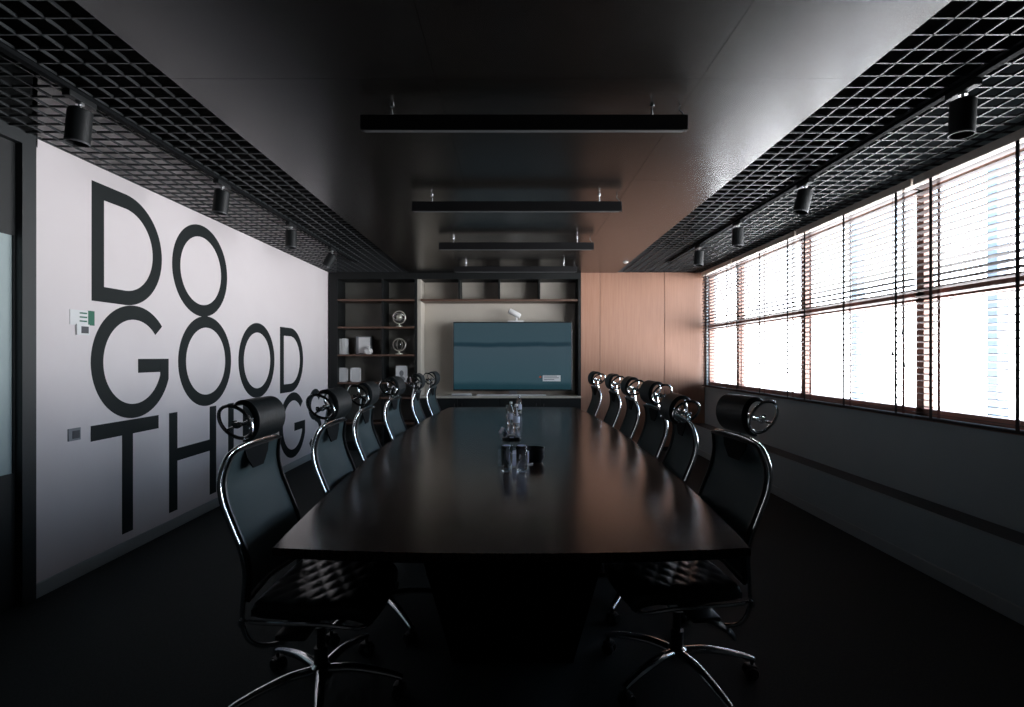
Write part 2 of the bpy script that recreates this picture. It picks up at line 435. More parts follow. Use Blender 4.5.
# shelving unit
s = thing('shelving_unit', 'tall dark open shelving unit in the corner beside the mural', 'shelves', (-2.1, YF, 0))
def part(par, name, m, *a, bev=0, sm=False):
    bm = bmesh.new(); bx(bm, *a, bev=bev); bm.transform(Matrix.Translation(-Vector(par.location))); return obj(name, bm, m, par, sm)
x0, x1 = XL + .016, bX(417)
part(s, 'back_panel', 'nichedark', x0, x1, D2 - .03, D2 - .005, 0, ZC - .002)
part(s, 'upright', 'shelfdark', x0, x0 + .13, YF, D2 - .03, 0, ZC - .002)
part(s, 'upright', 'shelfdark', bX(381), bX(381) + .03, YF + .03, D2 - .03, 0, ZC - .1)
part(s, 'upright', 'shelfdark', x1 - .035, x1, YF, D2 - .03, 0, ZC - .002)
part(s, 'top_panel', 'shelfdark', x0 + .13, x1 - .035, YF, D2 - .03, 2.565, ZC - .002)
SZ = [bZ(299), bZ(326.5), bZ(354.3), bZ(382.2), .80, .42]
for z in SZ: part(s, 'shelf', 'shelf', x0 + .13, x1 - .035, YF + .005, D2 - .03, z - .028, z)
part(s, 'plinth', 'shelfdark', x0 + .13, x1 - .035, YF + .02, D2 - .03, 0, .08)
# media wall
n0, n1 = bX(417) + .001, bX(581)
m_ = thing('media_wall_unit', 'grey-beige wall unit with four cubbies above the television', 'wall unit', (-.2, YF, .82))
part(m_, 'back_panel', 'niche', n0, n1, D2 - .03, D2 - .005, .82, ZC - .002)
part(m_, 'side_panel', 'niche', n0, n0 + .05, YF + .03, D2 - .03, .82, 2.57)
part(m_, 'side_panel', 'shelfdark', n1 - .04, n1, YF, D2 - .03, .82, 2.57)
part(m_, 'top_fascia', 'shelfdark', n0, n1, YF, D2 - .03, 2.565, ZC - .002)
part(m_, 'cubby_shelf', 'shelf', n0 + .05, n1 - .04, YF + .01, D2 - .03, bZ(301), bZ(299))
for x in (459, 499, 539.5): part(m_, 'divider', 'shelfdark', bX(x) - .012, bX(x) + .012, YF + .02, D2 - .03, bZ(299), 2.565)
mc = thing('media_cabinet', 'low dark cabinet under the television at the end of the table', 'cabinet', (-.2, YF, 0))
part(mc, 'body', 'shelfdark', n0, n1, YF + .02, D2 - .005, .0, .785)
part(mc, 'worktop', 'niche', n0, n1, YF - .02, D2 - .03, .785, .818, bev=.003)
for i in range(4):
    a = n0 + (n1 - n0) * i / 4 + .006; b = n0 + (n1 - n0) * (i + 1) / 4 - .006
    dr = part(mc, 'door', 'shelfdark', a, b, YF, YF + .02, .07, .775, bev=.002)
    hx = b - .05 if i % 2 == 0 else a + .05
    h = part(mc, 'handle', 'black', hx - .005, hx + .005, YF - .02, YF, .58, .70, bev=.002)
    h.parent = dr
# storage cabinet (wood)
sc = thing('storage_cabinet', 'full-height warm wood cabinet with flat doors beside the windows', 'cabinet', (1.9, YF, 0))
part(sc, 'body', 'shelfdark', n1 + .001, XR - .005, YF + .02, D2 - .005, 0, ZC - .004)
for a, b in ((n1 + .002, bX(600) - .003), (bX(600) + .003, bX(664.5) - .003), (bX(664.5) + .003, XR - .006)):
    part(sc, 'door', 'wood', a, b, YF, YF + .02, .06, ZC - .006, bev=.0015)
part(sc, 'plinth', 'shelfdark', n1 + .01, XR - .21, YF + .005, YF + .02, 0, .06)

# television
tz0, tz1 = bZ(391), bZ(321.5)
tx0, tx1 = bX(452.5), bX(572.5)
ty = YF + .08
t = thing('television', 'large flat television showing a dim blue picture on its stand', 'television', (0, ty, .82))
part(t, 'bezel', 'black', tx0, tx1, ty, ty + .05, tz0, tz1, bev=.006)
part(t, 'screen', 'screen', tx0 + .012, tx1 - .012, ty - .002, ty + .001, tz0 + .02, tz1 - .014)
bm = bmesh.new()
bx(bm, tx0 - .004, tx0 + .004, ty - .004, ty + .04, tz0 + .01, tz1 - .01); bx(bm, tx1 - .004, tx1 + .004, ty - .004, ty + .04, tz0 + .01, tz1 - .01)
bm.transform(Matrix.Translation(-Vector(t.location))); obj('side_trim', bm, 'alu', t)
part(t, 'stand_neck', 'alu', -.06, .06, ty + .02, ty + .06, .83, tz0 + .05, bev=.004)
part(t, 'stand_foot', 'plate', -.55, .50, ty - .04, ty + .10, .819, .832, bev=.004)
# screen label
lx0, lz0 = bX(541), bZ(381)
lab = part(t, 'corner_logo', 'paper', bX(543), bX(561), ty - .0035, ty - .002, bZ(381.5), bZ(375.5))
bm = bmesh.new(); lathe(bm, [(0, 0), (.016, 0), (.016, .0015), (0, .0015)], (bX(540.5), ty - .002, bZ(377)), 16, 'y')
bm.transform(Matrix.Translation(-Vector(t.location))); obj('logo_dot', bm, 'red', t, smooth=False)
bm = bmesh.new()
for i, w_ in enumerate((.20, .23, .16)):
    bx(bm, bX(544), bX(544) + w_, ty - .0042, ty - .0035, bZ(376.6 + i * 1.7), bZ(376.0 + i * 1.7))
bm.transform(Matrix.Translation(-Vector(t.location))); obj('logo_lines', bm, 'ink', t)

# soundbar on the worktop left of foot
t = thing('soundbar', 'slim silver soundbar lying in front of the television', 'speaker', (-.72, YF + .03, .8185))
bm = bmesh.new(); bx(bm, -.20, .10, -.03, .02, 0, .035, bev=.01); obj('body', bm, 'plate', t, True)
bm = bmesh.new(); bx(bm, -.19, .09, -.032, -.029, .004, .016); obj('grille', bm, 'greyplate', t)
# conference camera on the tv
t = thing('conference_camera', 'small white conference camera tilted on top of the television', 'camera', (bX(515), ty + .02, tz1))
bm = bmesh.new(); bx(bm, -.11, .13, -.03, .05, 0, .02, bev=.006); obj('base', bm, 'white', t, True)
bm = bmesh.new(); lathe(bm, [(0, 0), (.02, 0), (.016, .05), (.02, .09), (0, .09)], (0.02, .01, .015), 14); obj('neck', bm, 'white', t, True)
bm = bmesh.new(); t0 = bmesh.new(); lathe(t0, [(0, -.10), (.035, -.10), (.042, -.08), (.042, .07), (.034, .09), (0, .09)], (0, 0, 0), 20, 'x')
merge(bm, t0, Matrix.Translation((0, .01, .125)) @ Matrix.Rotation(math.radians(28), 4, 'Y')); obj('barrel', bm, 'white', t, True)
bm = bmesh.new(); t0 = bmesh.new(); lathe(t0, [(0, -.108), (.026, -.106), (.032, -.098), (0, -.09)], (0, 0, 0), 20, 'x')
merge(bm, t0, Matrix.Translation((0, .01, .125)) @ Matrix.Rotation(math.radians(28), 4, 'Y')); obj('lens', bm, 'black', t, True)

# shelf objects
def globe(x, z, label, full):
    t = thing('globe_award', label, 'ornament', (bX(x), YF + .12, z), group=None)
    bm = bmesh.new(); lathe(bm, [(0, 0), (.055, 0), (.055, .012), (.015, .022), (.01, .05), (0, .05)], (0, 0, 0), 20); obj('stand', bm, 'brass', t, True)
    bm = bmesh.new(); tube(bm, [(math.cos(a) * .095, 0, .145 + math.sin(a) * .095) for a in [2 * PI * k / 32 for k in range(32)]], .007, 6, True); obj('outer_ring', bm, 'brass', t, True)
    if full:
        bm = bmesh.new(); lathe(bm, [(.082 * math.sin(PI * k / 14), .145 - .082 * math.cos(PI * k / 14)) for k in range(15)], (0, 0, 0), 24); obj('globe', bm, 'tumbler', t, True)
        for r in range(3):
            bm = bmesh.new(); ang = r * PI / 3 + .3
            tube(bm, [(math.cos(a) * .08 * math.cos(ang), math.cos(a) * .08 * math.sin(ang), .145 + math.sin(a) * .08) for a in [2 * PI * k / 24 for k in range(24)]], .004, 5, True); obj('meridian', bm, 'brass', t, True)
    else:
        bm = bmesh.new(); lathe(bm, [(.05 * math.sin(PI * k / 12), .145 - .05 * math.cos(PI * k / 12)) for k in range(13)], (0, 0, 0), 20); obj('globe', bm, 'brass', t, True)
        for tilt in (.5, -.7):
            bm = bmesh.new(); tube(bm, [(math.cos(a) * .085, math.sin(a) * .085 * math.cos(tilt), .145 + math.sin(a) * .085 * math.sin(tilt)) for a in [2 * PI * k / 28 for k in range(28)]], .005, 5, True); obj('inner_ring', bm, 'alu', t, True)
globe(397.5, SZ[1], 'silvery ring globe ornament on the upper shelf', False)
globe(397.5, SZ[2], 'glass globe ornament on the shelf under the ring globe', True)

def book(x0, x1, z, h, dpt, m, label, name='book', cat='book', lean=0):
    a, b = bX(x0), bX(x1); w = b - a
    t = thing(name, label, cat, ((a + b) / 2, YF + .10, z), group=None)
    bm = bmesh.new(); bx(bm, -w / 2, -w / 2 + .004, -.004, dpt, 0, h); bx(bm, w / 2 - .004, w / 2, -.004, dpt, 0, h); bx(bm, -w / 2, w / 2, -.006, -.001, 0, h)
    obj('cover', bm, m, t)
    bm = bmesh.new(); bx(bm, -w / 2 + .004, w / 2 - .004, 0, dpt - .01, .004, h - .004); obj('pages', bm, 'paper', t)
    return t
book(337, 339.6, SZ[2], .235, .16, 'white', 'thin white book at the left end of the third shelf')
book(340.2, 343.2, SZ[2], .24, .16, 'plate', 'white book standing second from the left on the third shelf')
def frame(x0, x1, z, h, label, fm, pic, face=False):
    a, b = bX(x0), bX(x1); w = b - a
    t = thing('picture_frame', label, 'picture frame', ((a + b) / 2, YF + .09, z))
    bm = bmesh.new()
    for q in ((-w / 2, -w / 2 + .02, 0, h), (w / 2 - .02, w / 2, 0, h), (-w / 2, w / 2, 0, .02), (-w / 2, w / 2, h - .02, h)): bx(bm, q[0], q[1], -.008, .012, q[2], q[3])
    obj('frame', bm, fm, t)
    bm = bmesh.new(); bx(bm, -w / 2 + .015, w / 2 - .015, -.002, .006, .015, h - .015); p = obj('picture', bm, pic, t)
    if face:
        bm = bmesh.new(); prism(bm, [(x_, z_ + .13) for x_, z_ in arc(0, 0, .032, .045, 0, 360, 20)[:-1]], 0, .0012)
        prism(bm, [(-.06, .025), (.06, .025), (.05, .06), (.02, .085), (-.02, .085), (-.05, .06)], 0, .0012)
        bm.transform(Matrix.Rotation(PI / 2, 4, 'X')); bm.transform(Matrix.Translation((0, -.002, 0)))
        obj('portrait', bm, 'greyplate', t)
    bm = bmesh.new(); bx(bm, -.02, .02, .006, .075, 0, .006); bx(bm, -.02, .02, .06, .07, 0, h * .6); obj('easel_back', bm, 'black', t)
frame(336.5, 346, SZ[3], .215, 'white framed certificate at the left end of the fourth shelf', 'white', 'paper')
frame(348.5, 359, SZ[3], .215, 'white framed certificate second from the left on the fourth shelf', 'plate', 'paper')
frame(394.5, 406, SZ[3], .245, 'white framed black and white portrait above the chairs', 'paper', 'paper', True)
bm = bmesh.new(); t = thing('display_box', 'pale upright box on the third shelf, its left-side shadow painted grey', 'box', (bX(361), YF + .15, SZ[2]))
bx(bm, -.12, .10, 0, .14, 0, .27, bev=.004); obj('box_body', bm, 'greyplate', t)  # white box; the shadow at its left is put into this grey
bm = bmesh.new(); bx(bm, -.08, .095, -.004, 0, .02, .26); obj('front_panel', bm, 'plate', t)
# crumpled white ornament (a small shell-like sculpture)
bm = bmesh.new(); bmesh.ops.create_icosphere(bm, subdivisions=3, radius=.06)
for v in bm.verts:
    a = math.atan2(v.co.y, v.co.x); v.co *= 1 + .18 * math.sin(5 * a + v.co.z * 40) * (1 - abs(v.co.z) / .07)
    v.co.z *= .95; v.co.z = max(v.co.z, -.045)
bm.transform(Matrix.Translation((0, 0, .045)))
lathe(bm, [(0, .07), (.022, .08), (.016, .105), (.028, .125), (.02, .13), (0, .12)], (0.01, 0, 0), 12)
o = obj('shell_ornament', bm, 'white', None, True); o.location = (bX(367), YF + .07, SZ[2]); tag(o, 'small rounded white ornament in front of the pale box', 'ornament')

# ------------------------------------------------------------------ conference table
TY0, TY1 = 1.77, 6.70; TM = (TY0 + TY1) / 2
def edgeX(y): return .935 - .125 * ((y - TM) / (TM - TY0)) ** 2
poly = []
N = 24
for i in range(N + 1):
    y = TY0 + (TY1 - TY0) * i / N; poly.append((edgeX(y), y))
for i in range(1, 12):
    x = edgeX(TY1) * (1 - 2 * i / 12); poly.append((x, TY1 + .05 * (1 - (x / edgeX(TY1)) ** 2)))
for i in range(N + 1):
    y = TY1 - (TY1 - TY0) * i / N; poly.append((-edgeX(y) - .01, y))
for i in range(1, 12):
    x = -edgeX(TY0) * (1 - 2 * i / 12); poly.append((x, TY0 - .05 * (1 - (x / edgeX(TY0)) ** 2)))
T = thing('conference_table', 'long dark walnut boat-shaped conference table down the middle of the room', 'table', (0, TM, 0))
def tloc(bm): bm.transform(Matrix.Translation((0, -TM, 0))); return bm
bm = bmesh.new(); prism(bm, poly, .722, .75); bmesh.ops.bevel(bm, geom=[e for e in bm.edges if abs(e.verts[0].co.z - e.verts[1].co.z) < 1e-5], offset=.002, segments=2, affect='EDGES')
obj('tabletop', tloc(bm), 'table', T)
bm = bmesh.new(); prism(bm, [(x * .97, TM + (y - TM) * .985) for x, y in poly], .700, .7215); obj('edge_underframe', tloc(bm), 'tblack', T)
for (a, b) in ((2.38, 3.05), (5.45, 6.1)):
    bm = bmesh.new(); t0 = bmesh.new()
    prism(t0, [(-.275, 0), (.275, 0), (.48, .70), (-.48, .70)], -b, -a)
    merge(bm, t0, Matrix.Rotation(PI / 2, 4, 'X')); obj('pedestal', tloc(bm), 'tblack', T)
bm = bmesh.new(); bx(bm, -.06, .06, 3.05, 5.45, .30, .70); obj('stretcher', tloc(bm), 'tblack', T)
bm = bmesh.new(); bx(bm, -.115, .115, 3.15, 6.2, .7495, .7512); obj('painted_reflection', tloc(bm), 'reflectdark', T)  # dark reflection in the glossy top, painted on as a thin strip

# things on the table
GP = None
def tumbler(x, y, label, s=1.0, z=.7515):
    global GP
    if GP is None:
        bm = bmesh.new()
        lathe(bm, [(0, .012), (.024, .012), (.0265, .02), (.0305, .145), (.032, .147), (.0335, .145), (.0305, .012), (.028, 0), (0, 0)], n=28)
        GP = obj('drinking_glass', bm, 'tumbler', None, True); o = GP
    else:
        o = GP.copy(); C.objects.link(o)
    o.location = (x, y, z); o.scale = (s, s, s); tag(o, label, 'glass', 'drinking glasses down the middle of the table')
tumbler(-.035, 2.96, 'tall clear drinking glass nearest the camera, left of the front pair', z=.7505)
tumbler(.05, 2.96, 'tall clear drinking glass nearest the camera, right of the front pair', z=.7505)
tumbler(-.03, 5.25, 'clear glass just behind the bottles, in the middle of the table', .85)
tumbler(.03, 5.6, 'clear glass toward the far end, second behind the bottles', .85)
tumbler(-.05, 5.7, 'clear glass farthest down the table, just left of the last bottle', .85)
t = thing('acrylic_note_holder', 'clear acrylic holder with lavender cards behind the two front glasses', 'card holder', (.012, 3.13, .7505), .75)
bm = bmesh.new(); bx(bm, -.10, .10, -.05, .05, 0, .006, bev=.002); bx(bm, -.10, .10, .041, .045, .006, .12)
obj('holder', bm, 'acrylic', t)
bm = bmesh.new(); bx(bm, -.08, .08, -.04, .035, .0065, .08, bev=.002); obj('cards', bm, 'lav', t)
bm = bmesh.new(); bx(bm, -.10, .10, -.054, -.050, 0, .008); obj('front_lip', bm, 'alu', t)
bm = bmesh.new()
lathe(bm, [(0, 0), (.045, 0), (.06, .03), (.062, .085), (.058, .085), (.055, .03), (0, .008)], n=28)
o = obj('black_cup', bm, 'black', None, True); o.location = (.135, 3.24, .7515); tag(o, 'round black cup beside the acrylic holder', 'cup')
# microphone-like stand further down the table
t = thing('conference_speakerphone', 'black speakerphone with pale keys in the middle of the table', 'phone', (-.01, 4.1, .7515)); t.scale = (.6, .6, .6)
bm = bmesh.new(); 
for k in range(3):
    a = PI / 2 + k * 2 * PI / 3; t0 = bmesh.new(); bx(t0, 0, .13, -.035, .035, 0, .035, bev=.012); merge(bm, t0, Matrix.Rotation(a, 4, 'Z'))
lathe(bm, [(0, 0), (.07, 0), (.075, .02), (.055, .05), (0, .055)], n=28); obj('body', bm, 'black', t, True)
bm = bmesh.new(); bx(bm, -.028, .028, -.11, -.045, .036, .042, bev=.002); obj('keypad', bm, 'lav', t)
bm = bmesh.new(); lathe(bm, [(0, .054), (.04, .052), (.042, .058), (0, .06)], n=24); obj('speaker_grille', bm, 'alu', t, True)
BP = None
def bottle(x, y, label):
    global BP
    if BP is None:
        r = thing('water_bottle', label, 'bottle', (x, y, .7515), group='water bottles down the middle of the table')
        bm = bmesh.new(); lathe(bm, [(0, 0), (.028, 0), (.031, .01), (.031, .13), (.026, .155), (.012, .185), (.012, .2), (0, .2)], n=20); obj('bottle_body', bm, 'tumbler', r, True)
        bm = bmesh.new(); lathe(bm, [(.0316, .05), (.0318, .051), (.0318, .105), (.0316, .106)], n=20); obj('bottle_label', bm, 'lav', r, True)
        bm = bmesh.new(); lathe(bm, [(0, .2), (.014, .198), (.014, .218), (0, .22)], n=16); obj('cap', bm, 'white', r, True)
        BP = r
    else:
        r = copy_tree(BP); r.location = (x, y, .7515); r['label'] = label
bottle(.03, 4.75, 'clear bottle with lavender label just behind the speakerphone')
bottle(-.02, 5.0, 'clear bottle with lavender label, second behind the speakerphone')
bottle(.07, 5.95, 'clear bottle with lavender label standing farthest down the table')
t = thing('folded_name_card', 'white folded card lying on the table left of the speakerphone', 'card', (-.085, 4.45, .7515), .3)
bm = bmesh.new(); prism(bm, [(-.03, 0), (-.026, 0), (0, .042), (.026, 0), (.03, 0), (0, .048)], -.045, .045); bm.transform(Matrix.Rotation(PI / 2, 4, 'X')); obj('card', bm, 'lav', t)

# ------------------------------------------------------------------ pendants
def pendant(y, cx, label):
    t = thing('linear_pendant_lamp', label, 'lamp', (cx, y, 2.528), group=None)
    w = 1.63
    bm = bmesh.new(); bx(bm, -w / 2, w / 2, -.016, .016, .003, .078, bev=.002); obj('housing', bm, 'black', t)
    bm = bmesh.new(); bx(bm, -w / 2 + .02, w / 2 - .02, -.013, .013, 0, .0035); obj('diffuser', bm, 'diff', t)
    for x in (-.66, .64):
        bm = bmesh.new(); tube(bm, [(x, 0, .078), (x, 0, .13)], .0025, 6); lathe(bm, [(0, .078), (.006, .078), (.005, .105), (0, .106)], (x, 0, 0), 10)
        lathe(bm, [(0, .122), (.012, .122), (.012, .13), (0, .13)], (x, 0, 0), 12)
        obj('suspension_wire', bm, 'chrome', t, True)
    bm = bmesh.new(); tube(bm, smooth_path([(.80, 0, .078), (.79, 0, .095), (.775, 0, .11), (.78, 0, .13)], 5), .003, 6); obj('power_cord', bm, 'diff', t, True)
pendant(2.60, .055, 'black linear pendant lamp nearest the camera')
pendant(4.04, .03, 'black linear pendant lamp second from the camera')
pendant(5.48, .035, 'black linear pendant lamp third from the camera')
pendant(6.92, .035, 'black linear pendant lamp nearest the television')

# tracks and spots
for sx, lab in ((-1, 'black ceiling track above the mural wall'), (1, 'black ceiling track along the window side')):
    bm = bmesh.new(); bx(bm, sx * 2.08 - .018, sx * 2.08 + .018, -1.2, 6.9, ZC - .02, ZC - .0005, bev=.003)
    tag(obj('ceiling_track', bm, 'flat'), lab, 'track')
SP = None
def spot(x, y, rz, tilt, label):
    global SP
    if SP is None:
        r = thing('track_spotlight', label, 'spotlight', (0, 0, 0))
        bm = bmesh.new(); bx(bm, -.02, .02, -.08, .08, -.03, 0, bev=.004); obj('adapter', bm, 'spot', r)
        bm = bmesh.new(); tube(bm, [(0, 0, -.03), (0, 0, -.075)], .008, 8); lathe(bm, [(0, -.03), (.018, -.03), (.018, -.04), (0, -.04)], (0, 0, 0), 14); obj('stem', bm, 'alu', r, True)
        bm = bmesh.new(); lathe(bm, [(0, .02), (.045, .02), (.05, .015), (.05, -.14), (.046, -.14), (.044, -.11), (0, -.105)], n=28)
        h = obj('head', bm, 'spot', r, True); h.location = (0, 0, -.085)
        bm = bmesh.new(); lathe(bm, [(.046, -.14), (.0505, -.1405), (.051, -.134), (.0505, -.132)], n=28); obj('rim', bm, 'greydark', h, True)
        bm = bmesh.new(); lathe(bm, [(0, -.112), (.03, -.114), (.038, -.12), (0, -.118)], n=20); obj('lens', bm, 'tumbler', h, True)
        SP = r
    else:
        r = copy_tree(SP)
    r['label'] = label
    r.location = (x, y, ZC - .02); r.rotation_euler = (0, 0, rz)
    for c in r.children:
        if c.name.startswith('head'): c.rotation_euler = (0, tilt, 0)
for i, (u, ti) in enumerate(((450, .05), (292, .25), (225, .02), (186, .05))):
    spot(2.08, 2.08 * F / u, 0, ti, ('spotlight nearest the camera on the window side track', 'second spotlight from the camera on the window side track, tilted',
         'third spotlight from the camera on the window side track', 'farthest spotlight on the window side track, by the wood cabinet')[i])
for i, (u, ti) in enumerate(((-433, -.1), (-291, -.12), (-222, .0), (-181, -.5))):
    spot(-2.08, -2.08 * F / u, 0, -ti, ('spotlight nearest the camera above the mural wall', 'second spotlight from the camera above the mural wall',
         'third spotlight from the camera above the mural wall', 'farthest spotlight above the mural wall, by the shelves')[i])
bm = bmesh.new(); lathe(bm, [(0, -.018), (.02, -.018), (.035, -.008), (.036, 0), (0, 0)], n=20)
o = obj('ceiling_sensor', bm, 'white', None, True); o.location = (1.49, 6.88, ZC - .012); tag(o, 'small round white sensor at the far right corner of the ceiling panel', 'sensor')

# ------------------------------------------------------------------ chairs
prof = [(-.03, .335), (-.10, .322), (-.165, .345), (-.197, .41), (-.197, .50), (-.19, .60), (-.205, .69), (-.24, .78), (-.275, .87), (-.288, .95), (-.275, 1.022)]
wid = [.14, .19, .225, .235, .235, .235, .238, .24, .238, .228, .205]
def build_chair():
    r = thing('office_chair', '', 'chair')
    # chrome outer frame
    L = [(x, w, z) for (x, z), w in zip(prof, wid)]
    top = [(-.262, .16, 1.05), (-.258, .08, 1.06), (-.257, 0, 1.062), (-.258, -.08, 1.06), (-.262, -.16, 1.05)]
    path = smooth_path(L + top + [(x, -w, z) for x, w, z in reversed(L)], 5)
    bm = bmesh.new(); tube(bm, path, .0086, 10); obj('back_frame', bm, 'chrome', r, True)
    # mesh back
    sp = smooth_path([(x, w, z) for x, w, z in L[4:]] + [(-.262, .19, 1.045)], 3)
    bm = bmesh.new(); rows = []
    nn = 12
    for p in sp:
        row = []
        for k in range(nn + 1):
            q = -1 + 2 * k / nn; w = p.y - .008
            row.append(bm.verts.new((p.x + .010 - .035 * (1 - q * q) * min(1, max(0, (1.06 - p.z) / .15)) - .006, q * w, p.z)))
        rows.append(row)
    for a, b in zip(rows, rows[1:]):
        for k in range(nn): bm.faces.new((a[k], a[k + 1], b[k + 1], b[k]))
    g = bmesh.ops.extrude_face_region(bm, geom=bm.faces[:])
    bmesh.ops.translate(bm, verts=[v for v in g['geom'] if isinstance(v, bmesh.types.BMVert)], vec=(.005, 0, 0))
    obj('mesh_backrest', bm, 'mesh', r, True)
    # inner black rim of the back
    inner = [Vector((p.x + .012, p.y - .016, p.z)) for p in sp]
    ring = inner + [Vector((-.25, .1, 1.045)), Vector((-.25, 0, 1.047)), Vector((-.25, -.1, 1.045))] + [Vector((p.x, -p.y, p.z)) for p in reversed(inner)]
    bm = bmesh.new(); tube(bm, ring, .007, 6); tube(bm, [inner[0], Vector((inner[0].x - .03, 0, inner[0].z)), Vector((inner[0].x, -inner[0].y, inner[0].z))], .009, 6)
    obj('back_rim', bm, 'black', r, True)
    # dark plate behind the top of the back
    bm = bmesh.new(); t0 = bmesh.new(); prism(t0, [(-.10, 0), (.10, 0), (.085, -.05), (.04, -.10), (-.04, -.10), (-.085, -.05)], -.003, .003)
    merge(bm, t0, Matrix.Translation((-.268, 0, 1.052)) @ Matrix.Rotation(math.radians(-4), 4, 'Y') @ Matrix(((0, 0, 1, 0), (1, 0, 0, 0), (0, 1, 0, 0), (0, 0, 0, 1))))
    obj('headrest_bracket', bm, 'flat', r)
    bm = bmesh.new(); tube(bm, smooth_path([(-.315, 0, .98), (-.30, 0, 1.06), (-.292, 0, 1.11), (-.285, 0, 1.135)], 4), .011, 8); obj('headrest_post', bm, 'chrome', r, True)
    # headrest: curved pad, rings and bars, origin at the pivot
    hx, hz = -.272, 1.143
    ea, eb = .051, .07
    bm = bmesh.new(); rows = []
    A = [math.radians(118 - 190 * i / 22) for i in range(23)]
    W = .118
    for i, a in enumerate(A):
        th = .018 * math.sin(PI * (i + .6) / 23.2) ** .5
        for_out = Vector((math.cos(a) * (ea + .006 + th), 0, math.sin(a) * (eb + .006 + th))); for_in = Vector((math.cos(a) * (ea + .002), 0, math.sin(a) * (eb + .002)))
        row = []
        for s_ in (-1, -.93, -.6, 0, .6, .93, 1):
            k = .45 if abs(s_) == 1 else 1
            p = for_in.lerp(for_out, k); row.append(bm.verts.new((p.x, s_ * W, p.z)))
        for s_ in (1, 0, -1): row.append(bm.verts.new((for_in.x, s_ * W, for_in.z)))
        rows.append(row)
    n = len(rows[0])
    for a, b in zip(rows, rows[1:]):
        for k in range(n): bm.faces.new((a[k], a[(k + 1) % n], b[(k + 1) % n], b[k]))
    bm.faces.new(rows[0][::-1]); bm.faces.new(rows[-1])
    hd = obj('headrest', bm, 'leather', r, True); hd.location = (hx, 0, hz)
    for s_ in (-1, 1):
        bm = bmesh.new()
        c4, s4 = math.cos(math.radians(-42)), math.sin(math.radians(-42))
        pts = []
        for k in range(32):
            a = 2 * PI * k / 32; p, q = .076 * math.cos(a), .050 * math.sin(a)
            pts.append((-.016 + p * c4 - q * s4, s_ * (W + .004), .004 + p * s4 + q * c4))
        tube(bm, pts, .0072, 8, True); obj('side_ring', bm, 'chrome', hd, True)
        bm = bmesh.new(); tube(bm, [(-.048, s_ * .122, -.028), (-.01, s_ * .10, -.008), (.034, s_ * .12, .006)], .006, 6)
        lathe(bm, [(0, -.014), (.012, -.012), (.014, 0), (.012, .012), (0, .014)], (-.008, s_ * .122, -.008), 12, 'y'); obj('ring_strut', bm, 'chrome', hd, True)
    bm = bmesh.new(); tube(bm, [(-.01, -.124, -.01), (-.01, .124, -.01)], .0075, 8)
    lathe(bm, [(0, -.03), (.017, -.028), (.017, .028), (0, .03)], (-.01, 0, -.01), 14, 'y'); obj('cross_bar', bm, 'chrome', hd, True)
    for s_ in (-1, 1):
        bm = bmesh.new(); lathe(bm, [(0, 0), (.006, 0), (.006, -.03), (.012, -.034), (.012, -.045), (0, -.048)], (-.02, s_ * .05, -.01), 10, 'x'); obj('knob', bm, 'chrome', hd, True)
    # seat, quilted
    bm = bmesh.new(); NX, NY = 44, 40; topv = []; botv = []
    for i in range(NX + 1):
        rt = []; rb = []
        for j in range(NY + 1):
            a = -1 + 2 * i / NX; b = -1 + 2 * j / NY
            sx = a * math.sqrt(1 - .16 * b * b) ; sy = b * math.sqrt(1 - .16 * a * a)
            x = .045 + sx * .24; y = sy * .24
            e = max(abs(a), abs(b)); k = max(0, 1 - e ** 8) ** .5
            fall = -.03 * max(0, (a - .55) / .45) ** 2
            q = .5 + .5 * min(abs(math.sin((x * 1.0 + y * .55) * 42)), abs(math.sin((x * 1.0 - y * .55) * 42)))
            rt.append(bm.verts.new((x, y, .452 + .045 * k * (.72 + .28 * q) + fall + .012 * (b * b))))
            rb.append(bm.verts.new((x, y, .438 + fall)) if e == 1 or True else None)
        topv.append(rt); botv.append(rb)
    for i in range(NX):
        for j in range(NY):
            bm.faces.new((topv[i][j], topv[i + 1][j], topv[i + 1][j + 1], topv[i][j + 1]))
            bm.faces.new((botv[i][j], botv[i][j + 1], botv[i + 1][j + 1], botv[i + 1][j]))
    for i in range(NX):
        for j in (0, NY): bm.faces.new((topv[i][j], botv[i][j], botv[i + 1][j], topv[i + 1][j]))
    for j in range(NY):
        for i in (0, NX): bm.faces.new((topv[i][j], botv[i][j], botv[i][j + 1], topv[i][j + 1]))
    obj('seat', bm, 'seatleather', r, True)
    for s_ in (-1, 1):
        bm = bmesh.new(); tube(bm, smooth_path([(-.195, s_ * .236, .43), (-.10, s_ * .246, .428), (.1, s_ * .246, .424), (.22, s_ * .22, .40), (.25, s_ * .15, .385)], 4), .008, 8)
        lathe(bm, [(0, -.008), (.014, -.006), (.014, .006), (0, .008)], (-.195, s_ * .249, .43), 12, 'y'); obj('seat_rail', bm, 'chrome', r, True)
    bm = bmesh.new(); bx(bm, -.13, .12, -.09, .09, .355, .435, bev=.02); bx(bm, -.10, .02, -.20, .20, .335, .36, bev=.01); obj('tilt_mechanism', bm, 'black', r, True)
    bm = bmesh.new(); tube(bm, smooth_path([(-.04, .17, .35), (-.08, .20, .335), (-.12, .21, .31), (-.145, .21, .285)], 4), .016, 8, sq=(1.6, .6)); obj('tilt_lever', bm, 'black', r, True)
    bm = bmesh.new(); lathe(bm, [(0, .36), (.033, .36), (.045, .345), (.05, .325), (.034, .30), (0, .30)], n=20); obj('column_cap', bm, 'alu', r, True)
    bm = bmesh.new(); lathe(bm, [(0, .31), (.017, .31), (.017, .21), (.027, .208), (.029, .10), (0, .10)], n=18); obj('gas_column', bm, 'black', r, True)
